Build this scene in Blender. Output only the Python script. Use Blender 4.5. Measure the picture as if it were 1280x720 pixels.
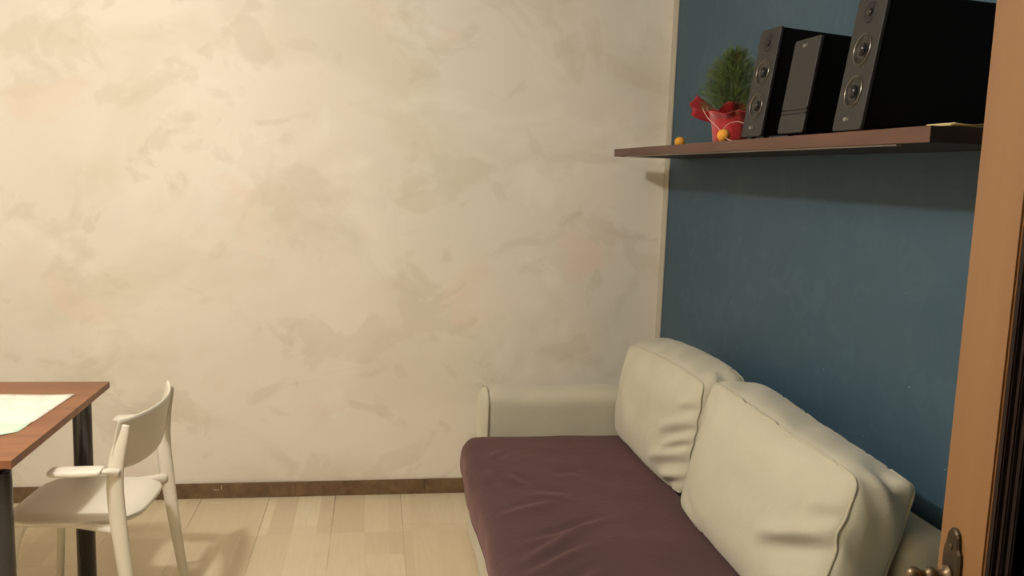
import bpy, bmesh, math, random
from mathutils import Vector, Matrix, noise
random.seed(7)
S = bpy.context.scene
for o in list(bpy.data.objects): bpy.data.objects.remove(o)
COL = S.collection
# ------------------------------------------------------------------ camera
YAW, PITCH, ROLL, FPX = 0.15801, 0.13291, 0.03454, 1086.5
fw = Vector((math.sin(YAW)*math.cos(PITCH), math.cos(YAW)*math.cos(PITCH), -math.sin(PITCH)))
rt = Vector((math.cos(YAW), -math.sin(YAW), 0)); up = rt.cross(fw)
r2 = rt*math.cos(ROLL)+up*math.sin(ROLL); u2 = -rt*math.sin(ROLL)+up*math.cos(ROLL)
cam = bpy.data.cameras.new('camera'); co = bpy.data.objects.new('camera', cam); COL.objects.link(co)
M = Matrix((r2, u2, -fw)).transposed().to_4x4(); M.translation = Vector((0, 0, 1.5)); co.matrix_world = M
cam.sensor_width = 36; cam.sensor_fit = 'HORIZONTAL'; cam.lens = 36*FPX/1280; cam.clip_start = .02
S.camera = co
# ------------------------------------------------------------------ world, lamps, exposure
W = bpy.data.worlds.new('world'); S.world = W; W.use_nodes = True
W.node_tree.nodes['Background'].inputs[0].default_value = (1, .82, .62, 1)
W.node_tree.nodes['Background'].inputs[1].default_value = .03
def lamp(name, loc, power, rad, col=(1, .98, .95)):
    l = bpy.data.lights.new(name, 'POINT'); l.energy = power; l.shadow_soft_size = rad; l.color = col
    o = bpy.data.objects.new(name, l); o.location = loc; COL.objects.link(o); return o
lamp('ceiling_bulb', (-1.05, 1.65, 2.5), 107, .055)
S.view_settings.view_transform = 'Standard'; S.view_settings.look = 'None'
S.view_settings.exposure = 0.0; S.view_settings.gamma = 1; S.view_settings.use_curve_mapping = False

# ------------------------------------------------------------------ material helpers
def lin(c):
    return tuple(((v/255)/12.92 if v/255 <= .04045 else ((v/255+.055)/1.055)**2.4) for v in c)+(1,)
class Mat:
    def __init__(s, name, col=(128,128,128), rough=.6, metal=0, **kw):
        s.m = bpy.data.materials.new(name); s.m.use_nodes = True; s.t = s.m.node_tree
        s.b = s.t.nodes['Principled BSDF']
        s.b.inputs['Base Color'].default_value = lin(col); s.b.inputs['Roughness'].default_value = rough
        s.b.inputs['Metallic'].default_value = metal
        for k, v in kw.items(): s.b.inputs[k.replace('_', ' ')].default_value = v
        s.tc = s.t.nodes.new('ShaderNodeTexCoord')
    def n(s, typ, **kw):
        x = s.t.nodes.new(typ)
        for k, v in kw.items():
            if hasattr(x, k): setattr(x, k, v)
            else: x.inputs[k].default_value = v
        return x
    def L(s, a, b): s.t.links.new(a, b)
    def coord(s, scale=(1,1,1), kind='Object', rot=(0,0,0), loc=(0,0,0)):
        mp = s.n('ShaderNodeMapping'); mp.inputs['Scale'].default_value = scale; mp.inputs['Rotation'].default_value = rot
        mp.inputs['Location'].default_value = loc
        s.L(s.tc.outputs[kind], mp.inputs[0]); return mp.outputs[0]
    def noise(s, vec, scale=5, detail=3, rough=.5, dist=0):
        x = s.n('ShaderNodeTexNoise', Scale=scale, Detail=detail, Roughness=rough, Distortion=dist); s.L(vec, x.inputs['Vector']); return x.outputs['Fac']
    def ramp(s, fac, stops):
        x = s.n('ShaderNodeValToRGB'); e = x.color_ramp.elements
        while len(e) < len(stops): e.new(.5)
        for i, (p, c) in enumerate(stops): e[i].position = p; e[i].color = c if len(c) == 4 else lin(c)
        s.L(fac, x.inputs[0]); return x.outputs[0]
    def mix(s, fac, a, b, blend='MIX'):
        x = s.n('ShaderNodeMix'); x.data_type = 'RGBA'; x.blend_type = blend
        for i, v in ((0, fac), (6, a), (7, b)):
            if isinstance(v, (int, float)): x.inputs[i].default_value = v
            elif isinstance(v, tuple): x.inputs[i].default_value = v if len(v) == 4 else lin(v)
            else: s.L(v, x.inputs[i])
        return x.outputs[2]
    def bump(s, h, strength=.2, dist=.01):
        x = s.n('ShaderNodeBump', Strength=strength, Distance=dist); s.L(h, x.inputs['Height'])
        if s.b.inputs['Normal'].is_linked: s.L(s.b.inputs['Normal'].links[0].from_socket, x.inputs['Normal'])
        s.L(x.outputs[0], s.b.inputs['Normal'])
    def color(s, c): s.L(c, s.b.inputs['Base Color'])
B4, W4 = (0,0,0,1), (1,1,1,1)

# decorative plaster: overlapping trowel smears
m = Mat('sponged_plaster', (222,208,184), .75)
v = m.coord((1, 1, 1))
c = m.mix(m.ramp(m.noise(v, 1.1, 2, .5, .3), [(.35, B4), (.65, W4)]), (238,229,212), (229,221,205))
for sc, ds, lo, hi, col, rot, f in ((1.1, .5, .54, .64, (216,208,184), .5, .5), (2.3, .7, .57, .64, (210,200,176), -.4, .42),
        (1.5, .4, .60, .70, (234,212,192), 1.0, .6), (3.8, .6, .60, .66, (208,198,175), .2, .38), (2.9, .5, .59, .63, (214,204,182), -1.2, .4), (1.9, .6, .56, .66, (244,237,222), 2.0, .5)):
    vv = m.coord((1, 1, 1.25), rot=(0, rot, 0), loc=(sc*3.1, 0, sc))
    k = m.ramp(m.noise(vv, sc, 5, .55, ds), [(lo, B4), (hi, (f, f, f, 1)), ])
    c = m.mix(k, c, col)
m.color(c); m.bump(m.noise(v, 7, 4, .5, .5), .04, .01); PLASTER = m.m
m = Mat('plain_paint', (216,204,182), .8); v = m.coord(); m.bump(m.noise(v, 60, 3), .05, .004); PAINT = m.m
m = Mat('ceiling_paint', (226,218,202), .85); CEIL = m.m
m = Mat('corner_trim_paint', (182,174,156), .7); TRIM = m.m
# blue wall with mottled brush patches and tiny glitter specks
m = Mat('blue_wall_paint', (60,90,106), .6)
v = m.coord()
c = m.mix(m.ramp(m.noise(v, 2.2, 4, .55, 1.0), [(.35, B4), (.7, W4)]), (50,77,94), (58,82,96))
k = m.ramp(m.noise(v, 9, 4, .6, 1.4), [(.52, B4), (.62, (.35,.35,.35,1))]); c = m.mix(k, c, (67,92,105))
vo = m.n('ShaderNodeTexVoronoi', Scale=14.0); m.L(v, vo.inputs['Vector'])
sp = m.n('ShaderNodeMath', operation='LESS_THAN'); m.L(vo.outputs['Distance'], sp.inputs[0]); sp.inputs[1].default_value = .022
c = m.mix(sp.outputs[0], c, (190,195,185)); m.color(c)
m.bump(m.noise(v, 40, 4), .1, .004); BLUE = m.m
# floor tiles
m = Mat('floor_laminate', (206,184,146), .38)
oi = m.n('ShaderNodeObjectInfo')
geo = m.n('ShaderNodeNewGeometry')
mp = m.n('ShaderNodeMapping'); mp.inputs['Scale'].default_value = (1, 1, 1); m.L(geo.outputs['Position'], mp.inputs[0])
base = m.ramp(oi.outputs['Random'], [(0, (232,220,192)), (.5, (226,212,182)), (1, (219,204,173))])
st = m.n('ShaderNodeMapping'); st.inputs['Scale'].default_value = (10, 1.6, 1); m.L(geo.outputs['Position'], st.inputs[0])
st.inputs['Location'].default_value = (.3, 0, 0); st.inputs['Scale'].default_value = (10.2, 2.3, 1)
snap = m.n('ShaderNodeVectorMath', operation='FLOOR'); m.L(st.outputs[0], snap.inputs[0])
wn = m.n('ShaderNodeTexWhiteNoise'); m.L(snap.outputs[0], wn.inputs['Vector'])
sepc = m.n('ShaderNodeSeparateColor'); m.L(wn.outputs['Color'], sepc.inputs[0])
c = m.mix(m.ramp(sepc.outputs[0], [(0, B4), (1, (.75,.75,.75,1))]), base, (204,186,154))
gr = m.n('ShaderNodeMapping'); gr.inputs['Scale'].default_value = (40, 3, 1); m.L(geo.outputs['Position'], gr.inputs[0])
c = m.mix(m.ramp(m.noise(gr.outputs[0], 2, 4, .6), [(.4, B4), (.75, (.35,.35,.35,1))]), c, (200,180,146))
m.color(c); FLOOR = m.m
m = Mat('screed', (150,128,98), .9); SCREED = m.m
# brown stone skirting
m = Mat('brown_marble', (120,84,52), .35); v = m.coord(kind='Generated')
geo = m.n('ShaderNodeNewGeometry')
c = m.mix(m.ramp(m.noise(geo.outputs['Position'], 14, 6, .65, .8), [(.35, B4), (.68, W4)]), (96,74,50), (128,102,70))
c = m.mix(m.ramp(m.noise(geo.outputs['Position'], 60, 3, .6, 1.2), [(.56, B4), (.66, (.5,.5,.5,1))]), c, (78,58,40)); m.color(c); MARBLE = m.m

def fabric(name, a, b, rough=.9, sheen=.25, weave=900):
    m = Mat(name, a, rough); m.b.inputs['Sheen Weight'].default_value = sheen; m.b.inputs['Specular IOR Level'].default_value = .2
    geo = m.n('ShaderNodeNewGeometry')
    m.color(m.mix(m.ramp(m.noise(geo.outputs['Position'], 5, 4, .6), [(.3, B4), (.7, W4)]), a, b))
    m.bump(m.noise(geo.outputs['Position'], 16, 4, .55, .6), .22, .012)
    m.bump(m.noise(geo.outputs['Position'], weave*.4, 2), .12, .001)
    return m.m
BEIGE = fabric('beige_cotton', (196,191,169), (188,182,160))
BEIGE2 = fabric('beige_piping', (190,184,160), (176,170,146))
PURPLE = fabric('purple_cotton', (77,57,59), (68,50,52), sheen=.38)
PURPLE.node_tree.nodes['Principled BSDF'].inputs['Sheen Tint'].default_value = lin((200,158,152))
# wood
def wood(name, stops, scale=(2, 14, 14), ns=2.2, rough=.4, kind='Object', bands=None):
    m = Mat(name, (150,90,50), rough); v = m.coord(scale, kind)
    f = m.noise(v, ns, 5, .6, .4); c = m.ramp(f, stops)
    if bands:
        bv = m.coord((.001, 1, .001), kind); x = m.n('ShaderNodeTexNoise', Scale=bands[0], Detail=0.0); m.L(bv, x.inputs['Vector'])
        c = m.mix(m.ramp(x.outputs['Fac'], [(.44, B4), (.47, (.7,.7,.7,1)), (.56, (.7,.7,.7,1)), (.58, (.15,.15,.15,1))]), c, bands[1])
    m.color(c); return m
TABLEWOOD = wood('cherry_laminate', [(.3, (128,82,52)), (.7, (150,98,62))], (1.5, 16, 16), rough=.45, bands=(7.0, (122,76,50))).m
SHELFWOOD = wood('shelf_veneer', [(.3, (78,48,35)), (.7, (94,60,44))], (14, 1.2, 14), rough=.45).m
SHELFEND = wood('shelf_end_shaded', [(.3, (36,20,15)), (.7, (44,26,19))], (3, 14, 14), rough=.7).m  # shelf wood darkened: shade of the unlit near end put into the colour
DOORWOOD = wood('door_wood', [(.25, (118,80,45)), (.55, (128,90,52)), (.8, (138,99,60))], (8, 8, .8), ns=1.6, rough=.42).m
DOORSHADE = wood('door_moulding_shaded', [(.3, (30,20,14)), (.7, (40,26,18))], (10, 10, 1), rough=.7); DOORSHADE.b.inputs['Specular IOR Level'].default_value = .15; DOORSHADE = DOORSHADE.m  # wood set dark to paint the shade on mouldings that get little light
def simple(name, col, rough=.5, metal=0, **kw): return Mat(name, col, rough, metal, **kw).m
m = Mat('chair_plastic', (226,218,200), .42); v = m.coord(); m.bump(m.noise(v, 700, 2), .08, .0006); PLASTIC = m.m
m = Mat('brushed_steel', (78,78,82), .2, 1); v = m.coord((60, 60, .6)); m.bump(m.noise(v, 4, 2), .1, .001); STEEL = m.m
m = Mat('bronze_hardware', (70,56,38), .5, .7); v = m.coord()
m.color(m.mix(m.ramp(m.noise(v, 60, 4), [(.4, B4), (.7, W4)]), (56,45,30), (76,62,42))); BRONZE = m.m
BRIGHT = simple('worn_bronze_knob', (120,104,80), .35, .85)
BLACK = simple('speaker_black', (7,7,7), .55, Specular_IOR_Level=.15)
PANEL = simple('speaker_front_grey', (33,31,28), .55)
CONE = simple('cone_dark', (12,11,11), .3)
DOME = simple('dome_gloss', (30,29,28), .07)
CHROME = simple('chrome', (150,142,130), .25, 1)
GREYMET = simple('grey_metal', (150,140,128), .4, .7)
LOGO = simple('logo_silver', (130,124,116), .4)
SOCKET = simple('slit_black', (12,11,10), .6)
m = Mat('red_mesh_wrap', (178,22,26), .55); v = m.coord(); m.b.inputs['Sheen Weight'].default_value = .5
m.color(m.mix(m.ramp(m.noise(v, 55, 4, .6, 2.5), [(.5, B4), (.62, (.6,.6,.6,1))]), (172,20,24), (205,60,56))); m.bump(m.noise(v, 200, 3), .3, .002)
m.b.inputs['Alpha'].default_value = 1; RED = m.m
m = Mat('red_mesh_wrap_sheer', (160,22,28), .55, Alpha=.72); RED2 = m.m
m = Mat('foliage', (66,92,44), .6); geo = m.n('ShaderNodeNewGeometry')
m.color(m.mix(m.ramp(m.noise(geo.outputs['Position'], 26, 3), [(.35, B4), (.7, W4)]), (62,82,38), (116,134,68))); GREEN = m.m
TWIGRED = simple('reddish_twig', (128,50,34), .6)
SOIL = simple('potting_soil', (48,34,24), .95)
m = Mat('orange_cotton_ball', (226,158,52), .85); v = m.coord(); m.bump(m.noise(v, 160, 4), .4, .002)
m.b.inputs['Subsurface Weight'].default_value = .15; ORANGE = m.m
WIRE = simple('white_wire', (214,196,180), .5)
CREAM = simple('cream_paper', (232,214,160), .7)
m = Mat('glass_tinted', (70,78,80), .06); m.b.inputs['Transmission Weight'].default_value = 1.0; m.b.inputs['IOR'].default_value = 1.25; GLASS = m.m
# printed sheet
m = Mat('printed_map_sheet', (238,234,216), .7)
geo = m.n('ShaderNodeNewGeometry'); sx = m.n('ShaderNodeSeparateXYZ'); m.L(geo.outputs['Position'], sx.inputs[0])
c = (240,236,220)
vo = m.n('ShaderNodeTexVoronoi', Scale=11.0, feature='DISTANCE_TO_EDGE'); m.L(geo.outputs['Position'], vo.inputs['Vector'])
ln = m.ramp(vo.outputs['Distance'], [(0, (.5,.5,.5,1)), (.03, B4)])
c = m.mix(ln, c, (206,196,180))
c = m.mix(m.ramp(m.noise(geo.outputs['Position'], 30, 4, .6), [(.55, B4), (.65, (.3,.3,.3,1))]), c, (214,202,186))
th = m.ramp(sx.outputs['Y'], [(0, B4), (1, W4)]);
lt = m.n('ShaderNodeMath', operation='LESS_THAN'); m.L(sx.outputs['Y'], lt.inputs[0]); lt.inputs[1].default_value = 2.545
c = m.mix(lt.outputs[0], c, (200,222,198)); m.color(c); SHEET = m.m

# ------------------------------------------------------------------ object helpers
def obj(name, bm, mat, parent=None, smooth=False, kind=None, label=None, cat=None, group=None, doubles=0):
    if doubles: bmesh.ops.remove_doubles(bm, verts=bm.verts, dist=doubles)
    bmesh.ops.recalc_face_normals(bm, faces=bm.faces)
    me = bpy.data.meshes.new(name); bm.to_mesh(me); bm.free()
    for mm in (mat if isinstance(mat, (list, tuple)) else [mat]): me.materials.append(mm)
    if smooth:
        for p in me.polygons: p.use_smooth = True
    o = bpy.data.objects.new(name, me); COL.objects.link(o)
    if parent: o.parent = parent; o.matrix_parent_inverse = Matrix.Translation(-Vector(parent.location))
    for k_, v_ in (('kind', kind), ('label', label), ('category', cat), ('group', group)):
        if v_: o[k_] = v_
    return o
def thing(name, loc, label, cat, group=None):
    o = bpy.data.objects.new(name, None); COL.objects.link(o); o.location = loc; o.empty_display_size = .05
    o['label'] = label; o['category'] = cat
    if group: o['group'] = group
    return o
def hexa(bm, P):   # 8 points: bottom ring 0-3, top ring 4-7
    vs = [bm.verts.new(p) for p in P]
    for f in ((3,2,1,0), (4,5,6,7), (0,1,5,4), (1,2,6,5), (2,3,7,6), (3,0,4,7)): bm.faces.new([vs[i] for i in f])
    return vs
def box(bm, x0, x1, y0, y1, z0, z1, bev=0, seg=2):
    b = bmesh.new()
    hexa(b, [(x0,y0,z0), (x1,y0,z0), (x1,y1,z0), (x0,y1,z0), (x0,y0,z1), (x1,y0,z1), (x1,y1,z1), (x0,y1,z1)])
    if bev: bmesh.ops.bevel(b, geom=b.edges[:], offset=bev, segments=seg, affect='EDGES', profile=.6)
    me = bpy.data.meshes.new('t'); b.to_mesh(me); b.free(); bm.from_mesh(me); bpy.data.meshes.remove(me); return bm
def cat(pts, n=6):
    pts = [Vector(p) for p in pts]; out = []
    q = [pts[0]*2-pts[1]]+pts+[pts[-1]*2-pts[-2]]
    for i in range(1, len(q)-2):
        for k in range(n):
            t = k/n; a, b, c, d = q[i-1:i+3]
            out.append(.5*((2*b)+(c-a)*t+(2*a-5*b+4*c-d)*t*t+(3*b-a-3*c+d)*t**3))
    out.append(pts[-1]); return out
def tube(bm, pts, rad, seg=10, n=5, closed=False, squash=None, caps=True, curve=True):
    """sweep; pts may carry (x,y,z,ra,rb) radii"""
    P = [Vector(p[:3]) for p in pts]; Rr = [(p[3], p[4]) if len(p) > 4 else (rad, rad) for p in pts]
    if curve and len(P) > 2:
        C_ = cat(P, n); R2 = []
        for i in range(len(P)-1):
            for k in range(n):
                t = k/n; R2.append((Rr[i][0]*(1-t)+Rr[i+1][0]*t, Rr[i][1]*(1-t)+Rr[i+1][1]*t))
        R2.append(Rr[-1]); P, Rr = C_, R2
    rings = []; ref = squash or Vector((0, 1, 0)); nP = len(P)
    for i, p in enumerate(P):
        t = (P[(i+1) % nP]-P[i-1]) if closed else (P[min(i+1, nP-1)]-P[max(i-1, 0)])
        t.normalize(); a = Vector(ref)-t*t.dot(Vector(ref))
        if a.length < .05: a = t.orthogonal()
        a.normalize(); b = t.cross(a)
        rings.append([bm.verts.new(p+a*math.cos(2*math.pi*k/seg)*Rr[i][0]+b*math.sin(2*math.pi*k/seg)*Rr[i][1]) for k in range(seg)])
    m_ = len(rings)
    for i in range(m_ if closed else m_-1):
        r0, r1 = rings[i], rings[(i+1) % m_]
        for k in range(seg): bm.faces.new((r0[k], r0[(k+1) % seg], r1[(k+1) % seg], r1[k]))
    if caps and not closed: bm.faces.new(rings[0][::-1]); bm.faces.new(rings[-1])
    return bm
def lathe(bm, prof, M=Matrix(), seg=32, cap=False):
    rings = []
    for r, z in prof:
        rings.append([bm.verts.new(M @ Vector((max(r, 1e-5)*math.cos(2*math.pi*k/seg), max(r, 1e-5)*math.sin(2*math.pi*k/seg), z))) for k in range(seg)])
    for a, b in zip(rings, rings[1:]):
        for k in range(seg): bm.faces.new((a[k], a[(k+1) % seg], b[(k+1) % seg], b[k]))
    if cap: bm.faces.new(rings[0][::-1]); bm.faces.new(rings[-1])
    return bm
def rbox(half, r, N=(40, 40, 20), fn=None):
    """rounded box on a grid; fn(Vector)->Vector"""
    bm = bmesh.new(); hx, hy, hz = half; H = Vector(half)
    def ax(n, h, rr):
        k = 5; a = [-h+rr*(1-math.cos(i/k*math.pi/2)) for i in range(k)]
        mid = [-(h-rr)+2*(h-rr)*i/n for i in range(n+1)]
        return a+mid+[-q for q in a[::-1]]
    A = [ax(N[i], H[i], min(r, H[i]*.98)) for i in range(3)]
    def put(p):
        q = Vector([max(-(H[i]-min(r, H[i]*.98)), min(H[i]-min(r, H[i]*.98), p[i])) for i in range(3)]); d = Vector(p)-q
        # equalise so that corner parametrisation stays inside the radius ball
        L = d.length
        if L > 1e-9: q = q+d/L*min(r, max(abs(c) for c in d) if False else r)
        return fn(q) if fn else q
    for i in range(3):
        j, k = (i+1) % 3, (i+2) % 3
        for s in (-1, 1):
            g = []
            for a in A[j]:
                row = []
                for b in A[k]:
                    p = [0, 0, 0]; p[i] = s*H[i]; p[j] = a; p[k] = b; row.append(bm.verts.new(put(p)))
                g.append(row)
            for u in range(len(g)-1):
                for w in range(len(g[0])-1): bm.faces.new((g[u][w], g[u+1][w], g[u+1][w+1], g[u][w+1]))
    bmesh.ops.remove_doubles(bm, verts=bm.verts, dist=1e-5)
    return bm
def seg_dist(px, py, a, b):
    dx, dy = b[0]-a[0], b[1]-a[1]; t = ((px-a[0])*dx+(py-a[1])*dy)/(dx*dx+dy*dy); tt = max(0, min(1, t))
    qx, qy = a[0]+dx*tt, a[1]+dy*tt; n = (dx*(py-a[1])-dy*(px-a[0]))/math.hypot(dx, dy)
    return math.hypot(px-qx, py-qy), n, t
def fold(px, py, a, b, w, amp):
    """ridge with a valley beside it along a->b"""
    d, n, t = seg_dist(px, py, a, b)
    if d > 4*w: return 0
    e = max(0, math.sin(math.pi*max(0, min(1, t)))) if 0 < t < 1 else 0
    return amp*(math.exp(-(n/w)**2)-.8*math.exp(-((n-1.5*w)/w)**2))*e

# ------------------------------------------------------------------ the room
X1, D, X0, Y0, ZC = 1.325, 3.908, -2.7, -.02, 2.7
obj('wall_back', box(bmesh.new(), X0-.12, X1+.12, D, D+.12, 0, ZC), PLASTER, kind='structure')
obj('wall_right', box(bmesh.new(), X1, X1+.12, Y0, D, 0, ZC), BLUE, kind='structure')
obj('wall_left', box(bmesh.new(), X0-.12, X0, Y0, D, 0, ZC), PAINT, kind='structure')
obj('ceiling', box(bmesh.new(), X0-.12, X1+.12, Y0-.12, D+.12, ZC, ZC+.1), CEIL, kind='structure')
bm = bmesh.new(); box(bm, X0-.12, -.42, Y0-.12, Y0, 0, ZC); box(bm, .47, X1+.12, Y0-.12, Y0, 0, ZC); box(bm, -.42, .47, Y0-.12, Y0, 2.15, ZC)
obj('wall_front', bm, PAINT, kind='structure')
fl = obj('floor', box(bmesh.new(), X0-.12, X1+.12, Y0-.8, D+.12, -.08, -.008), SCREED, kind='structure')
# floor tiles 0.295 x 0.585, every second column shifted by half
def tile_mesh():
    bm = box(bmesh.new(), -.1467, .1467, -.2917, .2917, -.008, 0, .0006, 1)
    me = bpy.data.meshes.new('tile'); bm.to_mesh(me); bm.free(); me.materials.append(FLOOR); return me
TM = tile_mesh()
for ci in range(-10, 5):
    cx = -.017+ci*.294
    if cx-.15 > X1: continue
    base = 3.26 if ci % 2 == 0 else 3.552
    for ri in range(-7, 3):
        cy = base+(ri+.5)*.584
        ax, bx = max(cx-.1462, X0), min(cx+.1462, X1); ay, by = max(cy-.2912, Y0-.12), min(cy+.2912, D)
        if bx-ax < .02 or by-ay < .02: continue
        if bx-ax > .291 and by-ay > .58:
            o = bpy.data.objects.new('tile', TM); o.location = (cx, cy, random.uniform(-.0003, .0003)); COL.objects.link(o); o.parent = fl
        else:
            bm = box(bmesh.new(), ax, bx, ay, by, -.008, 0, .0012, 1); obj('tile', bm, FLOOR, fl)
# stone skirting on the back wall, laid as pieces
bb = obj('baseboard_back', box(bmesh.new(), X0, X1-.001, D-.008, D-.0005, .001, .068), MARBLE, kind='structure')
xs = [X0+.002, -2.12, -1.52, -.93, -.345, .24, .83, X1-.013]
for a, b in zip(xs, xs[1:]):
    obj('stone', box(bmesh.new(), a+.0006, b-.0006, D-.012, D-.0082, .0005, .072+random.uniform(-.0006, .0006), .001, 1), MARBLE, bb)
bm = bmesh.new(); box(bm, -.702, -.678, D-.0128, D-.0118, .040, .0425); box(bm, -.669, -.666, D-.0128, D-.0118, .040, .062)
obj('paint_scratch', bm, simple('white_scratch', (215,205,185), .7), bb, label='two short white paint scratches')
br = obj('baseboard_right', box(bmesh.new(), X1-.012, X1-.0005, .9, D-.013, .0005, .072, .001, 1), MARBLE, kind='structure')
obj('baseboard_left', box(bmesh.new(), X0+.0005, X0+.012, Y0+.013, D-.013, .0005, .072, .001, 1), MARBLE, kind='structure')
obj('baseboard_front', box(bmesh.new(), X0+.013, -.52, Y0+.0005, Y0+.012, .0005, .072, .001, 1), MARBLE, kind='structure')
# pale unpainted strip in the corner
obj('trim_1', box(bmesh.new(), X1-.007, X1-.0003, D-.062, D-.0005, .073, ZC-.001, .002, 2), TRIM, kind='structure')

# ------------------------------------------------------------------ open glazed door
HX, HY, PH, DW, DH, DT = .454, .014, math.radians(12), .805, 2.08, .04
ud = Vector((math.sin(PH), math.cos(PH), 0)); nd = Vector((-math.cos(PH), math.sin(PH), 0))
def dp(s, n, z): return Vector((HX, HY, 0))+ud*s+nd*n+Vector((0, 0, z))
def dbox(bm, s0, s1, n0, n1, z0, z1, bev=0):
    b = bmesh.new(); hexa(b, [dp(s0,n0,z0), dp(s1,n0,z0), dp(s1,n1,z0), dp(s0,n1,z0), dp(s0,n0,z1), dp(s1,n0,z1), dp(s1,n1,z1), dp(s0,n1,z1)])
    if bev: bmesh.ops.bevel(b, geom=b.edges[:], offset=bev, segments=2, affect='EDGES')
    me = bpy.data.meshes.new('t'); b.to_mesh(me); b.free(); bm.from_mesh(me); bpy.data.meshes.remove(me); return bm
door = bpy.data.objects.new('door_1', None); door.location = (HX, HY, 0); COL.objects.link(door); door['kind'] = 'structure'
SW = .094
obj('stile', dbox(bmesh.new(), DW-SW, DW, -DT/2, DT/2, .01, DH, .002), DOORWOOD, door)
obj('stile', dbox(bmesh.new(), 0, SW, -DT/2, DT/2, .01, DH, .002), DOORWOOD, door)
obj('rail', dbox(bmesh.new(), SW+.0005, DW-SW-.0005, -DT/2, DT/2, DH-.12, DH, .002), DOORWOOD, door)
obj('rail', dbox(bmesh.new(), SW+.0005, DW-SW-.0005, -DT/2, DT/2, .01, .26, .002), DOORWOOD, door)
# stepped mouldings that hold the pane
for side in (-1, 1):
    bm = bmesh.new()
    for (w0, w1, n0, n1) in ((0, .010, .006, .0185), (.010, .018, .006, .014), (.018, .027, .006, .010)):
        a, b = sorted((side*n0, side*n1))
        dbox(bm, DW-SW-w1, DW-SW-w0-.0003, a, b, .26+w0, DH-.12-w0, .0015); dbox(bm, SW+w0+.0003, SW+w1, a, b, .26+w0, DH-.12-w0, .0015)
        dbox(bm, SW+w1, DW-SW-w1, a, b, .26+w0, .26+w1, .0015); dbox(bm, SW+w1, DW-SW-w1, a, b, DH-.12-w1, DH-.12-w0, .0015)
    obj('glazing_moulding', bm, DOORSHADE, door, label='stepped moulding around the glass, shade painted into its colour')
obj('pane', dbox(bmesh.new(), SW+.004, DW-SW-.004, -.003, .003, .264, DH-.124), GLASS, door)
# handle plate with arched and shouldered top, lever
PS, PZ = DW-.037, 1.035
def plate_outline(w, h):
    pts = [(-w, -h), (w, -h), (w, h-.028), (w*.92, h-.022), (w*.72, h-.018), (w*.66, h-.012)]
    for k in range(1, 8):
        a = math.pi*k/8; pts.append((w*.64*math.cos(a), h-.011+.011*math.sin(a)))
    return pts+[(-w*.66, h-.012), (-w*.72, h-.018), (-w*.92, h-.022), (-w, h-.028)]
for side in (1, -1):
    bm = bmesh.new(); o_ = plate_outline(.0185, .118); lay = [(1, 0), (1, .0025), (.86, .0045)]
    rings = [[bm.verts.new(dp(PS+x*s, side*(DT/2+.0002+n), PZ+z*(1 if s == 1 else .985))) for x, z in o_] for s, n in lay]
    for a, b in zip(rings, rings[1:]):
        for k in range(len(o_)): bm.faces.new((a[k], a[(k+1) % len(o_)], b[(k+1) % len(o_)], b[k]))
    bm.faces.new(rings[0][::-1]); bm.faces.new(rings[-1])
    pl = obj('handle_plate', bm, BRONZE, door, label='aged bronze handle plate with arched top')
    Mn = Matrix.Translation(dp(PS, side*(DT/2+.005), PZ+.098)) @ nd.to_track_quat('Z', 'Y').to_matrix().to_4x4() @ Matrix.Scale(side, 4, (0,0,1))
    obj('screw', lathe(bmesh.new(), [(.0034, -.001), (.0034, .0006), (.002, .0014), (0, .0014)], Mn, 12), BRONZE, pl)
    bm = bmesh.new(); zl = PZ+.066
    prof = [(.012, 0), (.012, .003), (.007, .005), (.0062, .012), (.0062, .013), (.0085, .015), (.009, .018), (.0085, .021), (.0055, .023), (.0045, .026), (.006, .0285), (.0078, .032), (.008, .036), (.0065, .040), (.003, .0425)]
    Ml = Matrix.Translation(dp(PS, side*(DT/2+.0045), zl)) @ (nd*side).to_track_quat('Z', 'Y').to_matrix().to_4x4()
    lathe(bm, prof, Ml, 20, cap=True)
    pts = [dp(PS, side*(DT/2+.039), zl-.004), dp(PS-.008, side*(DT/2+.042), zl-.020), dp(PS-.04, side*(DT/2+.044), zl-.030), dp(PS-.08, side*(DT/2+.044), zl-.030), dp(PS-.115, side*(DT/2+.042), zl-.034)]
    rr = [.005, .006, .0075, .0065, .008]
    tube(bm, [(*p, r, r*.85) for p, r in zip(pts, rr)], .007, 12, 6)
    obj('lever', bm, BRIGHT, door, smooth=True, label='worn bronze lever handle')
# frame of the doorway
bm = bmesh.new(); box(bm, .455, .469, Y0-.12, Y0-.001, 0, 2.149, .001); obj('jamb', bm, DOORWOOD, door)
bm = bmesh.new(); box(bm, -.419, -.405, Y0-.12, Y0-.001, 0, 2.149, .001); obj('jamb', bm, DOORWOOD, door)
bm = bmesh.new(); box(bm, -.51, -.42, Y0+.0005, Y0+.014, .0005, 2.22, .003); obj('casing', bm, DOORWOOD, door)

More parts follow.
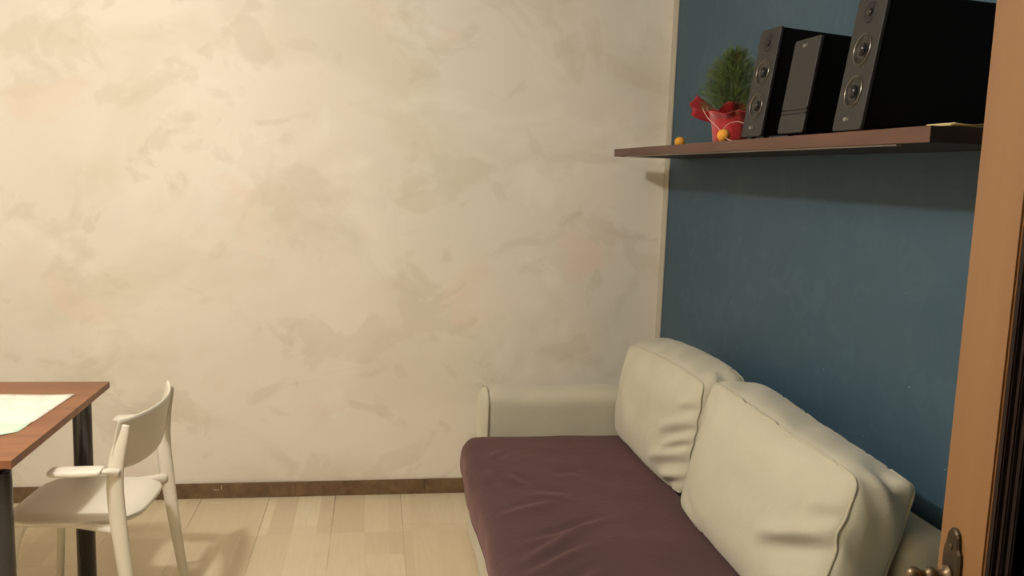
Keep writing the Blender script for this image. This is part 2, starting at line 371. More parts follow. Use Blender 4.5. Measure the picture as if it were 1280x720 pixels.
# ------------------------------------------------------------------ shelf
ZS = 1.612; SX0, SY0, SY1 = 1.018, 1.505, 3.70
sh = thing('wall_shelf', (X1-.15, 2.6, ZS-.03), 'long reddish brown wooden shelf mounted on the blue wall above the sofa', 'shelf')
obj('shelf_board', box(bmesh.new(), SX0+.0012, X1-.001, SY0+.0012, SY1, ZS-.0305, ZS, .0008, 1), SHELFWOOD, sh)
obj('underside', box(bmesh.new(), SX0+.0012, X1-.002, SY0+.0012, SY1, ZS-.0312, ZS-.0306), simple('underside_shade', (26,27,28), .8), sh, label='underside of the shelf with its shade painted on')  # thin added sheet, its dark colour stands for shade below the board
obj('edge_band', box(bmesh.new(), SX0, SX0+.001, SY0, SY1, ZS-.0305, ZS, .0003, 1), SHELFWOOD, sh)
obj('end_panel', box(bmesh.new(), SX0+.0012, X1-.002, SY0, SY0+.001, ZS-.0305, ZS), SHELFEND, sh, label='unlit near end of the shelf, shade painted in')
obj('metal_strip', box(bmesh.new(), SX0+.006, SX0+.018, 1.62, 3.55, ZS-.0345, ZS-.0306, .0006, 1), GREYMET, sh, label='thin grey metal strip under the front edge')

# ------------------------------------------------------------------ speakers
def text_mesh(txt, size):
    cu = bpy.data.curves.new('t', 'FONT'); cu.body = txt; cu.size = size; cu.extrude = .0003; cu.align_x = 'CENTER'; cu.align_y = 'CENTER'
    o = bpy.data.objects.new('t', cu); COL.objects.link(o); dg = bpy.context.evaluated_depsgraph_get()
    me = bpy.data.meshes.new_from_object(o.evaluated_get(dg)); bpy.data.objects.remove(o); return me
TXT = text_mesh('LG', .011)
def frame_front(x0, yn, w, lean, yaw):
    """front face frame: a across (towards far, +y), h up the slanted face, outward normal"""
    A = Vector((math.sin(yaw), math.cos(yaw), 0)); Dp = Vector((math.cos(yaw), -math.sin(yaw), 0))
    Uh = (Vector((0, 0, 1))+Dp*math.tan(lean)).normalized(); Nf = A.cross(Uh); 
    if Nf.dot(Dp) > 0: Nf = -Nf
    return A, Dp, Uh, Nf
def make_speaker(name, x0, yn, z0, w, h, dep, lean, yaw, label, catg, grp, kind='speaker', rear_bot=.02, rear_top=-.015):
    A, Dp, Uh, Nf = frame_front(x0, yn, w, lean, yaw); O = Vector((x0, yn, z0))
    t = thing(name, O+A*w/2+Dp*dep/2, label, catg, grp)
    def F(a, hh, n=0): return O+A*a+Uh*hh+Nf*n
    H = h/math.cos(lean)
    bm = bmesh.new(); i = .0035
    rb = O+Dp*dep+Vector((0, 0, rear_bot)); rtp = O+Dp*dep+Vector((0, 0, h+rear_top))
    hexa(bm, [F(i, i, -.0005), F(w-i, i, -.0005), rb+A*(w-i), rb+A*i, F(i, H-.002, -.0005), F(w-i, H-.002, -.0005), rtp+A*(w-i), rtp+A*i])
    bmesh.ops.bevel(bm, geom=bm.edges[:], offset=.004, segments=3, affect='EDGES')
    obj('cabinet', bm, BLACK, t)
    # front panel plate with rounded corners
    def plate(a0, a1, h0, h1, r, n0, n1):
        o_ = []
        for (cx, cy, st) in ((a1-r, h1-r, 0), (a0+r, h1-r, 1), (a0+r, h0+r, 2), (a1-r, h0+r, 3)):
            for k in range(5):
                an = (st+k/4)*math.pi/2; o_.append((cx+r*math.cos(an), cy+r*math.sin(an)))
        b = bmesh.new(); rings = [[b.verts.new(F(x*(1)+(a0+a1)/2*(1-1), y, n)) for x, y in o_] for n in (n0, n1-.001)]
        ca, ch = (a0+a1)/2, (h0+h1)/2
        rings.append([b.verts.new(F(ca+(x-ca)*(1-.002/(a1-a0)), ch+(y-ch)*(1-.002/(h1-h0)), n1)) for x, y in o_])
        for p_, q_ in zip(rings, rings[1:]):
            for k in range(len(o_)): b.faces.new((p_[k], p_[(k+1) % len(o_)], q_[(k+1) % len(o_)], q_[k]))
        b.faces.new(rings[0][::-1]); b.faces.new(rings[-1]); return b
    pt = .008
    if kind == 'speaker':
        obj('front_panel', plate(0, w, 0, H, .007, .0002, pt), PANEL, t, label='dark grey front panel')
        def drv(nm, a, hh, r, cone):
            Md = Matrix.Translation(F(a, hh, pt)) @ Nf.to_track_quat('Z', 'Y').to_matrix().to_4x4()
            d = obj(nm, lathe(bmesh.new(), [(r*.97, .0002), (r*.93, .0022), (r*.86, .0026), (r*.8, .0004), (r*.5, -.004+.0045), (r*.36, .0006)], Md, 40), cone, t, smooth=True)
            obj('ring', lathe(bmesh.new(), [(r*1.0, .0001), (r*1.015, .0016), (r*.985, .0026), (r*.95, .0016), (r*.95, .0002)], Md, 48), CHROME, d, smooth=True, label='thin chrome ring')
            obj('dust_cap', lathe(bmesh.new(), [(r*.42*math.cos(q), .0005+r*.26*math.sin(q)) for q in [k*math.pi/16 for k in range(9)]], Md, 28), DOME, d, smooth=True, label='glossy dark dome')
        drv('woofer', w/2, H*.285, .0345, CONE); drv('woofer', w/2, H*.595, .0345, CONE)
        # tweeter: small horn with a bright bar
        Md = Matrix.Translation(F(w/2, H*.865, pt)) @ Nf.to_track_quat('Z', 'Y').to_matrix().to_4x4()
        tw = obj('tweeter', lathe(bmesh.new(), [(.0235, .0002), (.0215, .0022), (.017, .0012), (.010, .0004), (.009, .0002)], Md, 32), SOCKET, t, smooth=True)
        obj('dust_cap', lathe(bmesh.new(), [(.0085*math.cos(q), .0005+.0065*math.sin(q)) for q in [k*math.pi/14 for k in range(8)]], Md, 20), DOME, tw, smooth=True)
        lh = H*.085
    else:
        obj('front_panel', plate(0, w, .0, H*.20, .006, .0002, pt), PANEL, t, label='dark grey lower front panel')
        obj('front_panel', plate(0, w, H*.204, H*.243, .0008, .0002, pt), PANEL, t, label='narrow drawer strip between two slits')
        obj('front_panel', plate(0, w, H*.247, H, .006, .0002, pt), PANEL, t, label='dark grey upper front panel')
        lh = H*.93
    # emblem and letters
    rot = Matrix((-A, Uh, Nf)).transposed().to_4x4()
    if rot.determinant() < 0: rot = Matrix((A, Uh, Nf)).transposed().to_4x4()
    c0 = w*.58
    e = obj('emblem', lathe(bmesh.new(), [(0, .0006), (.0042, .0006), (.0046, 0)], Matrix.Translation(F(c0+.005, lh, pt)) @ rot, 18), LOGO, t, label='small silver round emblem')
    l = bmesh.new(); l.from_mesh(TXT); l.transform(Matrix.Translation(F(c0-.0075, lh, pt+.0004)) @ rot)
    obj('lettering', l, LOGO, t, label='small silver letters LG')
    for (fa, fd) in ((.02, .02), (w-.02, .02)):
        p = O+A*fa+Dp*fd
        obj('foot', lathe(bmesh.new(), [(.007, ZS+.0003-p.z), (.008, .012)], Matrix.Translation(p), 14, cap=True), BLACK, t)
    for fa in (.02, w-.02):
        p = O+A*fa+Dp*(dep-.03)
        obj('foot', lathe(bmesh.new(), [(.007, ZS+.0003-p.z), (.008, rear_bot+.012)], Matrix.Translation(p), 14, cap=True), BLACK, t)
    return t
LEAN = math.radians(8)
make_speaker('speaker', 1.026, 2.243, ZS+.005, .112, .292, .27, LEAN, math.radians(-3),
    'tall black speaker beside the potted plant, farther of the two', 'speaker', 'black three-driver speakers on the shelf')
make_speaker('stereo_receiver', 1.024, 2.005, ZS+.006, .128, .232, .25, LEAN, math.radians(-1),
    'shorter black stereo unit with plain grey front, between the two speakers', 'stereo', None, kind='unit', rear_bot=.012)
make_speaker('speaker', 1.020, 1.739, ZS+.002, .122, .292, .285, LEAN, math.radians(1.5),
    'tall black speaker at the near end of the shelf, by the door', 'speaker', 'black three-driver speakers on the shelf', rear_bot=.020)
# papers lying at the near end of the shelf
bm = bmesh.new()
for i, (dx, dy, th, cz) in enumerate(((0, 0, .0012, 0), (.006, .006, .0012, .0016), (.012, .002, .0012, .0034))):
    n = 12; top = []; bot = []
    for u in range(n+1):
        for v_ in range(5):
            x = 1.075+dx+.23*u/n; y = 1.53+dy+.09*v_/4
            z = ZS+.0006+cz*1.6+.003*math.sin(u*.7+i)**2*(i > 0)+.006*max(0, u/n-.3)*(i+1)*.6
            top.append(bm.verts.new((x, y, z+th))); bot.append(bm.verts.new((x, y, z)))
    for u in range(n):
        for v_ in range(4):
            a = u*5+v_
            bm.faces.new((top[a], top[a+5], top[a+6], top[a+1])); bm.faces.new((bot[a+1], bot[a+6], bot[a+5], bot[a]))
    rim = [u*5 for u in range(n+1)]+[n*5+k for k in range(1, 5)]+[u*5+4 for u in range(n-1, -1, -1)]+[k for k in range(3, 0, -1)]
    for a, b in zip(rim, rim[1:]+rim[:1]): bm.faces.new((bot[a], bot[b], top[b], top[a]))
obj('paper', bm, CREAM, label='cream folded papers lying at the near end of the shelf', cat='paper')

# ------------------------------------------------------------------ potted plant in red wrap
PX, PY = 1.165, 2.80
pt_ = thing('potted_plant', (PX, PY, ZS), 'small feathery green potted plant wrapped in red mesh, on the shelf', 'plant')
bm = bmesh.new(); seg = 56
def wr(a, r): return r
prof = [(.052, .0005), (.056, .03), (.060, .06), (.063, .082), (.066, .095), (.071, .112), (.077, .128), (.082, .140)]
rings = []
for i, (r, z) in enumerate(prof):
    ring = []
    for k in range(seg):
        a = 2*math.pi*k/seg; f = max(0, (z-.08)/.06)
        rr = r*(1+.012*math.sin(9*a+1)+.012*math.sin(17*a+i*.6))+f*(.008*math.sin(2*a+.4)+.004*math.sin(5*a+1.2)+.003*math.sin(11*a))
        zz = z-f*.030+f*(.008*math.sin(2*a+2.6)+.004*math.sin(3*a+.3)+.003*math.sin(7*a+1))
        ring.append(bm.verts.new((PX+rr*math.cos(a), PY+rr*math.sin(a), ZS+zz)))
    rings.append(ring)
for a, b in zip(rings, rings[1:]):
    for k in range(seg): bm.faces.new((a[k], a[(k+1) % seg], b[(k+1) % seg], b[k]))
bm.faces.new(rings[0][::-1])
w_ = obj('wrap', bm, RED, pt_, smooth=True, label='red mesh wrap gathered around the pot')
w_.modifiers.new('thick', 'SOLIDIFY').thickness = .0012
# loose flaps of wrap: far/left and near/right
def flap(cx, cy, cz, az, wdt, hgt, out, seed):
    b = bmesh.new(); n, mm = 16, 8; g = []
    er = Vector((math.cos(az), math.sin(az), 0)); et = Vector((-math.sin(az), math.cos(az), 0))
    for i in range(n+1):
        row = []
        for j in range(mm+1):
            s = i/n*2-1; q = j/mm
            p = Vector((cx, cy, cz))+et*s*wdt*(.55+.5*math.sin(q*2.2))+er*(out*q+.007*math.sin(s*4+seed)*q)+Vector((0, 0, hgt*q*(1-.35*s*s)+.003*math.sin(s*6+seed*2)*q))
            row.append(b.verts.new(p))
        g.append(row)
    for i in range(n):
        for j in range(mm): b.faces.new((g[i][j], g[i+1][j], g[i+1][j+1], g[i][j+1]))
    o = obj('wrap_flap', b, RED2, pt_, smooth=True, label='loose sheer red flap of the wrap'); o.modifiers.new('thick', 'SOLIDIFY').thickness = .0008
b_ = bmesh.new(); gg = []; lf = Vector((-.80, .60, 0)).normalized(); dpv = Vector((.60, .80, 0)).normalized()
for i in range(15):
    q = i/14; row = []
    for j in range(13):
        t_ = j/12*2-1; edge = 1-.30*t_*t_+.06*math.sin(t_*7)
        p = Vector((PX-.038, PY+.030, ZS+.092))+lf*(.092*q*edge)+Vector((0, 0, .034*q+t_*(.024+.016*q)))+dpv*(.012*math.sin(t_*3.2+q*2)*q+.010*math.sin(q*5))
        row.append(b_.verts.new(p))
    gg.append(row)
for i in range(14):
    for j in range(12): b_.faces.new((gg[i][j], gg[i+1][j], gg[i+1][j+1], gg[i][j+1]))
fo = obj('wrap_flap', b_, RED2, pt_, smooth=True, label='loose sheer red flap of the wrap'); fo.modifiers.new('thick', 'SOLIDIFY').thickness = .0008
flap(PX-.020, PY-.050, ZS+.082, math.radians(262), .046, .056, .032, 2.4)
flap(PX-.052, PY-.012, ZS+.088, math.radians(200), .050, .026, .016, 4.0)
obj('soil', lathe(bmesh.new(), [(.0, .088), (.03, .090), (.058, .086)], Matrix.Translation((PX, PY, ZS)), 24), SOIL, pt_)
bm = bmesh.new(); tips = []
for k in range(9):
    a = k*2.4; tilt = .10+.30*random.random()
    p0 = Vector((PX+.012*math.cos(a), PY+.012*math.sin(a), ZS+.085)); L = .15+.055*random.random() if k else .215
    if k == 0: tilt = .03
    d = Vector((math.cos(a)*math.sin(tilt), math.sin(a)*math.sin(tilt), math.cos(tilt)))
    pts = [p0+d*L*q+Vector((0, 0, -.01*q*q)) for q in (0, .3, .6, 1)]; tube(bm, [(*p, .0022*(1-.25*i), .0022*(1-.25*i)) for i, p in enumerate(pts)], .002, 5, 3); tips.append((p0, d, L))
obj('stem', bm, simple('stem_brown', (92,72,44), .8), pt_)
# feathery sprays: each spray is a thin curved spine with many short needles
bm = bmesh.new(); red = bmesh.new()
def needle(b, p, d, l, w):
    s = d.orthogonal().normalized()*w; s.rotate(Matrix.Rotation(random.uniform(0, 6.28), 3, d)); 
    b.faces.new((b.verts.new(p-s), b.verts.new(p+s), b.verts.new(p+d*l)))
for k in range(900):
    zf = random.random()**.85; env = (.098*math.sin(math.pi*min(1, (zf*.74+.22)))**.7+.012)*(1 if zf < .7 else (1-(zf-.7)*1.9))
    a = random.uniform(0, 6.283); r0 = env*random.uniform(.0, .55)
    lobes = 1+.16*math.sin(3*a+zf*4)
    st_ = Vector((PX+r0*math.cos(a)*.6, PY+r0*math.sin(a)*.6, ZS+.086+zf*.200))
    tip = Vector((PX+env*lobes*math.cos(a), PY+env*lobes*math.sin(a), ZS+.100+zf*.212+random.uniform(-.01, .022)))
    dv = tip-st_; n = 13; b = red if (k % 41 == 0 and .5 < zf < .9) else bm
    for j in range(n):
        q = j/n; p = st_+dv*q+Vector((0, 0, .012*q*(1-q))); base_d = (dv.normalized()*.8+Vector((0, 0, .35))).normalized()
        for s_ in range(3):
            dd = (base_d+Vector((random.uniform(-1, 1), random.uniform(-1, 1), random.uniform(-.5, .9)))*.75).normalized()
            needle(b, p, dd, random.uniform(.008, .020)*(1-.3*q), .00045)
    s = dv.orthogonal().normalized()*.0006; b.faces.new((b.verts.new(st_-s), b.verts.new(st_+s), b.verts.new(tip)))
obj('foliage', bm, GREEN, pt_, kind='stuff'); obj('dry_twigs', red, TWIGRED, pt_, kind='stuff', label='reddish dry tips in the crown')

# cotton ball string lights lying over the pot
def sph(r): return [(r*math.cos(q), r*math.sin(q)) for q in [(-.5+k/12)*math.pi for k in range(13)]]
sl = thing('string_lights', (1.05, 2.6, ZS), 'pale wire string of orange cotton ball lights draped over the red pot', 'lights')
b1, b2 = Vector((1.055, 2.585, ZS+.0205)), Vector((1.13, 3.19, ZS+.0205))
for p in (b1, b2): obj('light_ball', lathe(bmesh.new(), sph(.020), Matrix.Translation(p), 28), ORANGE, sl, smooth=True)
bm = bmesh.new()
tube(bm, [b1+Vector((0,.015,.010)), (1.065, 2.69, ZS+.060), (1.07, 2.76, ZS+.083), (1.085, 2.85, ZS+.118), (1.10, 2.905, ZS+.160), (1.125, 2.935, ZS+.166), (1.16, 2.95, ZS+.14), (1.17, 2.93, ZS+.10)], .0009, 6, 8)
tube(bm, [b1+Vector((0,-.015,-.006)), (1.055, 2.54, ZS+.006), (1.06, 2.50, ZS+.002), (1.09, 2.47, ZS+.0015), (1.15, 2.42, ZS+.0015)], .0011, 6, 6)
tube(bm, [b1+Vector((0,.01,.015)), (1.065, 2.585, ZS+.055), (1.075, 2.54, ZS+.062), (1.085, 2.50, ZS+.055), (1.10, 2.45, ZS+.052), (1.12, 2.42, ZS+.02)], .0007, 6, 6)
tube(bm, [b2+Vector((0,-.01,-.014)), (1.15, 3.10, ZS+.0015), (1.22, 3.0, ZS+.0015), (1.25, 2.9, ZS+.0015)], .0009, 6, 6)
obj('wire', bm, WIRE, sl)

# ------------------------------------------------------------------ sofa
so = thing('sofa', (.85, 2.56, 0), 'beige fabric sofa with purple seat cover against the blue wall', 'sofa')
# skirted base
def basefn(p):
    q = Vector(p); f = max(0, .5-(q.z+.13)/.26)
    q.x += -.006*f*math.sin(q.y*17)*(1 if q.x < 0 else 0)-.010*f*(q.x < 0); q.y += .006*f*math.sin(q.x*21)
    return q+Vector((.83, 2.50, .157))
obj('base', rbox((.43, .955, .142), .02, (20, 60, 8), basefn), BEIGE, so, smooth=True)
obj('backrest', rbox((.066, .885, .280), .045, (6, 40, 10), lambda p: Vector((p.x+1.252, p.y+2.565, p.z+.44))), BEIGE, so, smooth=True)
def arm(yc):
    def f(p):
        q = Vector(p); top = max(0, q.z/.18)
        # soft rolled top, slightly wider, small gathers towards the back
        q.y *= 1+.06*top
        g = max(0, (q.x-.12)/.3)
        q.z += top*(.0045*math.sin(q.x*95)*min(1, g)+.003*math.sin(q.x*14))
        q.y += .003*math.sin(q.x*33+q.z*20)+.002*math.sin(q.x*95)*min(1, g)*top
        return q+Vector((.828, yc, .445))
    a = obj('arm', rbox((.402, .086, .178), .055, (60, 8, 14), f), BEIGE, so, smooth=True)
    bm = bmesh.new(); pts = []
    for k in range(28):
        q = k/27; ang = -math.pi/2
    w, zt, r = .0865, .178, .055; loop = [Vector((0, -w, -.15))]
    for k in range(7): an = math.pi-k*math.pi/12; loop.append(Vector((0, (-w+r)+r*math.cos(an), zt-r+r*math.sin(an))))
    for k in range(7): an = math.pi/2-k*math.pi/12; loop.append(Vector((0, (w-r)+r*math.cos(an), zt-r+r*math.sin(an))))
    loop.append(Vector((0, w, -.15)))
    loop = [Vector((.828-.402+.028, yc+p.y*(1.01+.06*max(0, p.z/.18)), .445+p.z+.001)) for p in loop]
    tube(bm, loop, .0042, 8, 3); obj('piping', bm, BEIGE2, a, smooth=True)
arm(3.437); arm(1.555)
# purple seat mattress
FOLDS = [(a_, b_, w_*1.5, h_*.85) for a_, b_, w_, h_ in [((.40, 2.18), (.66, 2.42), .014, .010), ((.42, 2.28), (.74, 2.46), .012, .008), ((.40, 2.10), (.62, 2.27), .013, .010), ((.38, 2.50), (.60, 2.60), .016, .006),
    ((.47, 3.12), (.43, 3.02), .010, .006), ((.45, 2.86), (.50, 2.74), .014, .006), ((.50, 2.66), (.64, 2.62), .02, .005), ((.62, 2.80), (.72, 2.83), .02, .004), ((.40, 2.92), (.38, 2.75), .015, .006), ((.42, 1.95), (.62, 2.12), .016, .010), ((.5, 1.8), (.7, 1.95), .02, .008)]]
def seatfn(p):
    q = Vector(p); u, v = q.x/.345, q.y/.868
    top = max(0, q.z/.085)
    if q.z > 0:
        q.z += .016*(1-u**4)*(1-v**4)
        for a, b, w, am in FOLDS: q.z += fold(q.x+.688, q.y+2.487, a, b, w, am)*top
        q.z += .003*noise.noise(Vector((q.x*6, q.y*6, 0)))
    else: pass
    if q.x < -.28:
        f = (-q.x-.28)/.065; q.x += f*(.006*math.sin(q.y*9+1)+.005*noise.noise(Vector((0, q.y*8, q.z*12))))-f*.006*(1-(q.z/.085)**2)
    # rounded in plan at the front corners
    if abs(q.y) > .80 and q.x < -.26: q.x += (abs(q.y)-.80)/.068*.022; 
    return q+Vector((.688, 2.487, .365))
obj('seat_cushion', rbox((.345, .868, .085), .045, (70, 150, 6), seatfn), PURPLE, so, smooth=True, label='purple fabric covered seat')
bm = bmesh.new()
lp = []
for k in range(60):
    v = -1+2*k/59; y = 2.487+v*.79; qy = v*.79; lp.append(seatfn(Vector((-.338, qy, -.062)))+Vector((-.002, 0, 0)))
tube(bm, lp, .0035, 6, 1); obj('seam', bm, PURPLE, so, smooth=True)

# loose back cushions: boxed, with piped seams
def back_cushion(C8, label, creases, seed, half=(.43, .22, .085)):
    """C8: world corners, order (far/near) x (bottom/top) x (front/rear)"""
    hu, hv, hw = half
    def tri(u, v, w):   # u -1 far .. 1 near, v -1 bottom .. 1 top, w -1 front .. 1 rear
        a, b, c = (u+1)/2, (v+1)/2, (w+1)/2; r = Vector()
        for i in (0, 1):
            for j in (0, 1):
                for k in (0, 1): r += C8[i, j, k]*((a if i else 1-a)*(b if j else 1-b)*(c if k else 1-c))
        return r
    nf = (C8[0,0,0]-C8[0,0,1]).normalized()
    def world(p):
        u, v, w = p.x/hu, p.y/hv, p.z/hw
        uu, vv = max(-1, min(1, u)), max(-1, min(1, v))
        # corners pulled in slightly, ears a bit up
        pull = .055*(uu**4)*(vv**4); sst = lambda q: (lambda t: t*t*(3-2*t))(max(0, min(1, (q-.72)/.28)))
        r = tri(u*(1-pull*.6+.010*math.sin(vv*3+seed)), v*(1-pull)+.03*math.sin(uu*2.2+seed)*max(0, vv), w)
        dome = (1-uu**4)*(1-vv**4)
        face = max(0, min(1, (abs(w)-.55)/.45))
        amt = (.052 if w < 0 else .022)*dome*face
        r += nf*amt*(1 if w < 0 else -1)
        # boxing strip bulges
        side = 1-min(1, abs(w))**2
        r.z += .012*side*sst(abs(v))*(1 if v > 0 else -.3)*(1-uu**6)+(.007*math.sin(u*11+seed+w*2)*math.sin(u*4.3+1)*side*sst(v))
        r.y += (-.016 if u > 0 else .016)*side*sst(abs(u))*(1-vv**2*.6)*(1+.5*math.sin(v*7+w*2+seed))
        if u > 0: r.y += .010*math.sin(v*8+w*5+seed)*side*sst(u)*max(0, v); r.z += .008*math.sin(w*6+v*4)*side*sst(u)*max(0, v)
        # folds
        if w < .3:
            d = 0
            for a, b, wd, am in creases: d += fold(u, v*.52, a, b, wd, am)
            r += nf*d*face if w < 0 else Vector((0, 0, 0))
        r += nf*.004*noise.noise(Vector((u*3+seed, v*2.5, w)))
        return r
    bm = rbox(half, .026, (90, 50, 12), world)
    o = obj('back_cushion', bm, BEIGE, smooth=True, label=label, cat='cushion', group='beige back cushions leaning on the sofa')
    for w in (-1, 1):
        loop = []; r = .03
        for (cx, cy, st) in ((hu-r, hv-r, 0), (-hu+r, hv-r, 1), (-hu+r, -hv+r, 2), (hu-r, -hv+r, 3)):
            for k in range(6):
                an = (st+k/5)*math.pi/2; loop.append((cx+r*math.cos(an), cy+r*math.sin(an)))
        full = []
        for (ax_, ay_), (bx_, by_) in zip(loop, loop[1:]+loop[:1]):
            n = max(1, int(math.hypot(bx_-ax_, by_-ay_)/.02))
            for k in range(n): full.append((ax_+(bx_-ax_)*k/n, ay_+(by_-ay_)*k/n))
        b = bmesh.new()
        pts = [world(Vector((x-.0065*x/hu, y-.0065*y/hv, w*(hw-.0065))))+Vector((0, 0, .0006*math.sin(i*.9))) for i, (x, y) in enumerate(full)]
        tube(b, pts, .0036, 7, closed=True, curve=False)
        obj('piping', b, BEIGE2, o, smooth=True)
    return o
def corners(ft, nt, fb, nb, rt_f, rt_n, rb_f, rb_n):
    return {(0,1,0): Vector(ft), (1,1,0): Vector(nt), (0,0,0): Vector(fb), (1,0,0): Vector(nb), (0,1,1): Vector(rt_f), (1,1,1): Vector(rt_n), (0,0,1): Vector(rb_f), (1,0,1): Vector(rb_n)}
back_cushion(corners((1.020, 3.350, .838), (1.035, 2.552, .868), (.965, 3.33, .468), (.985, 2.57, .468), (1.170, 3.34, .872), (1.185, 2.562, .880), (1.10, 3.33, .475), (1.115, 2.57, .475)),
    'beige back cushion at the far end of the sofa, beside the plaster wall',
    [((1.0, .36), (.72, .24), .045, .008), ((1.05, .20), (.50, -.02), .05, .014), ((1.03, .06), (.62, -.14), .04, .013), ((1.03, -.08), (.35, -.34), .055, .014), ((1.0, -.30), (.60, -.44), .04, .013), ((-.5, .1), (-.1, -.3), .12, .005), ((-.2, .35), (.3, .2), .12, .003)], 1.3)
back_cushion(corners((1.050, 2.532, .880), (1.055, 1.685, .872), (.955, 2.52, .468), (.955, 1.69, .468), (1.20, 2.532, .875), (1.210, 1.69, .840), (1.10, 2.50, .475), (1.115, 1.71, .475)),
    'large beige back cushion at the near end of the sofa, by the door',
    [((1.06, .20), (.38, -.10), .06, .021), ((1.0, .34), (.74, .24), .05, .006), ((1.04, -.12), (.60, -.28), .05, .014), ((.8, -.34), (.35, -.48), .06, .008), ((-.8, -.36), (-.5, -.50), .05, .006), ((-.9, .40), (-.70, .28), .04, .005), ((-.45, .45), (-.62, .20), .05, .004)], 4.1)

# ------------------------------------------------------------------ table
TX, TYN, TYF, TZ = -.882, 2.235, 3.045, .75
tb = thing('dining_table', (TX-.6, 2.64, 0), 'reddish brown wooden table top on round steel legs, by the white chair', 'table')
obj('tabletop', box(bmesh.new(), TX-1.25, TX, TYN, TYF, TZ-.022, TZ, .0015, 2), TABLEWOOD, tb)
for (lx, ly) in ((TX-.078, TYF-.041), (TX-.055, TYN+.06), (TX-1.2, TYF-.041), (TX-1.2, TYN+.06)):
    bm = bmesh.new(); lathe(bm, [(.026, 0.0), (.030, .003), (.030, .70), (.030, .7275)], Matrix.Translation((lx, ly, .0005)), 28, cap=True)
    lg = obj('leg', bm, STEEL, tb, smooth=True)
    for p in lg.data.polygons:
        if abs(p.normal.z) > .9: p.use_smooth = False
bm = bmesh.new(); g = []
for i in range(25):
    row = []
    for j in range(17):
        x = -1.42+(i/24)*(.483); y = 2.445+(j/16)*.425
        if i == 24 and j == 0: x -= .03
        x -= .02*(1-j/16)*(i/24)
        z = TZ+.0012+.0022*(1+math.sin(x*19+y*4))*(.3+.7*(i/24))+(.004*math.exp(-((y-2.545)/.01)**2))
        row.append(bm.verts.new((x, y, z)))
    g.append(row)
for i in range(24):
    for j in range(16): bm.faces.new((g[i][j], g[i+1][j], g[i+1][j+1], g[i][j+1]))
o = obj('printed_sheet', bm, SHEET, smooth=True, label='large white printed map sheet with pale green lower margin lying on the table', cat='paper')
sm = o.modifiers.new('thick', 'SOLIDIFY'); sm.thickness = .0006

# ------------------------------------------------------------------ chair
YC = 2.765
ch = thing('armchair', (-.85, YC, 0), 'white plastic armchair with curved backrest at the wooden table', 'chair')
bm = bmesh.new(); n1, n2 = 44, 40
def seat_pt(a, r, th):
    ex = 4.2; c, s = math.cos(a), math.sin(a); k = (abs(c)**ex+abs(s)**ex)**(-1/ex)
    wid = .190-.014*(c*k*r)   # narrower at the back
    x = -.868+.192*c*k*r; y = YC+wid*s*k*r
    z = .462-.010*(1-(r)**2)*.8-(.016*max(0, r-.86)/.14)**1+.006*(1-abs(s*k*r))*(-1)*(c*k*r > .5)*0
    return Vector((x, y, z-th))
top = [[bm.verts.new(seat_pt(2*math.pi*i/n1, r, 0)) for i in range(n1)] for r in (.1, .3, .5, .7, .84, .92, .97, 1)]
bot = [[bm.verts.new(seat_pt(2*math.pi*i/n1, r, .014)) for i in range(n1)] for r in (.1, .5, .84, .92, .985)]
for R_ in (top, bot):
    for a, b in zip(R_, R_[1:]):
        for k in range(n1): bm.faces.new((a[k], a[(k+1) % n1], b[(k+1) % n1], b[k]))
    bm.faces.new(R_[0])
for k in range(n1): bm.faces.new((top[-1][k], top[-1][(k+1) % n1], bot[-1][(k+1) % n1], bot[-1][k]))
obj('seat', bm, PLASTIC, ch, smooth=True)
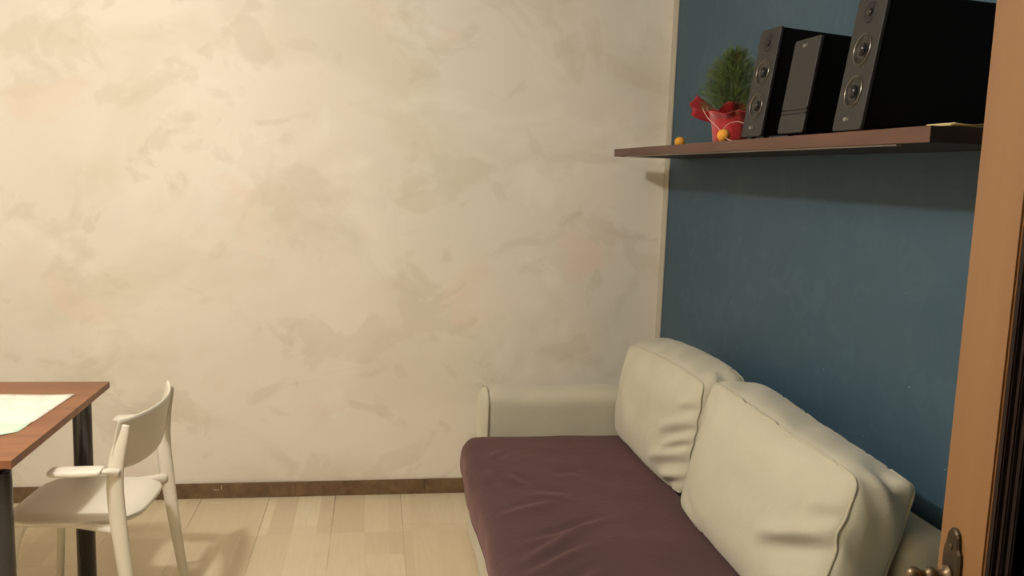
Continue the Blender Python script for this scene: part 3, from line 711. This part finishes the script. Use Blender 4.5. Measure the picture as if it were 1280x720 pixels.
# rear legs run up into the back posts
for s in (-1, 1):
    y0 = YC+s*.235
    pts = [(-.645, y0+s*.012, .001, .011, .014), (-.668, y0+s*.008, .16, .013, .017), (-.690, y0+s*.003, .33, .014, .021), (-.705, y0, .46, .014, .024), (-.712, y0-s*.001, .57, .013, .024),
           (-.706, y0-s*.004, .65, .010, .022), (-.690, y0-s*.010, .72, .006, .016), (-.684, y0-s*.012, .750, .005, .013)]
    obj('leg', tube(bmesh.new(), pts, .014, 14, 5), PLASTIC, ch, smooth=True)
    # front leg, blended under the seat corner
    y1 = YC+s*.172
    pts = [(-1.045, y1+s*.012, .001, .010, .010), (-1.035, y1+s*.008, .18, .012, .012), (-1.025, y1, .34, .014, .014), (-1.010, y1-s*.004, .41, .019, .018), (-.985, y1-s*.012, .440, .022, .010)]
    obj('leg', tube(bmesh.new(), pts, .014, 12, 5), PLASTIC, ch, smooth=True)
    # side rail below the seat joining rear leg
    pts = [(-.985, y1-s*.004, .434, .010, .010), (-.86, y1-s*.002, .432, .009, .010), (-.76, y0-s*.032, .432, .010, .012), (-.700, y0-s*.008, .430, .011, .018)]
    obj('side_rail', tube(bmesh.new(), pts, .01, 10, 5), PLASTIC, ch, smooth=True)
    # armrest: neck from the post then a flat pad
    ya = YC+s*.262
    bm = bmesh.new()
    tube(bm, [(-.700, y0+s*.004, .612, .010, .014), (-.722, ya-s*.008, .622, .011, .009), (-.742, ya, .626, .015, .006)], .012, 12, 5)
    def padfn(p, ya=ya, s=s):
        q = Vector(p); u = (q.x+.075)/.15; q.y *= .80+.35*math.sin(math.pi*min(1, max(0, (1-u)*.75+.15)))
        q.z += .004*u-.003*(q.y/.025)**2; return q+Vector((-.806, ya, .626))
    pm = rbox((.072, .027, .008), .0075, (20, 8, 2), padfn); me = bpy.data.meshes.new('t'); pm.to_mesh(me); pm.free(); bm.from_mesh(me)
    obj('armrest', bm, PLASTIC, ch, smooth=True)
# backrest shell
bm = bmesh.new(); nu, nv = 48, 14
def bp(s, t, th):
    y = YC+.238*s
    ztop = .762+.006*s*s; zlow = .600+.020*abs(s)**3
    z = zlow+(ztop-zlow)*t
    x = -.652-.052*abs(s)**2.2-.020*(1-t)+.008*t*t
    n = Vector((-1, .22*s*1.9*abs(s)**.4*-1, 0)).normalized()
    e = min(1, (1-abs(s))*14+.25)*min(1, min(t, 1-t)*9+.35)
    return Vector((x, y, z))+n*th*e
fr = [[bm.verts.new(bp(-1+2*i/nu, j/nv, .0065)) for j in range(nv+1)] for i in range(nu+1)]
bk = [[bm.verts.new(bp(-1+2*i/nu, j/nv, -.0045)) for j in range(nv+1)] for i in range(nu+1)]
for G in (fr, bk):
    for i in range(nu):
        for j in range(nv): bm.faces.new((G[i][j], G[i+1][j], G[i+1][j+1], G[i][j+1]))
for i in range(nu):
    for j in (0, nv): bm.faces.new((fr[i][j], fr[i+1][j], bk[i+1][j], bk[i][j]))
for j in range(nv):
    for i in (0, nu): bm.faces.new((fr[i][j], fr[i][j+1], bk[i][j+1], bk[i][j]))
obj('backrest', bm, PLASTIC, ch, smooth=True)
ch.rotation_euler = (0, 0, math.radians(-3))
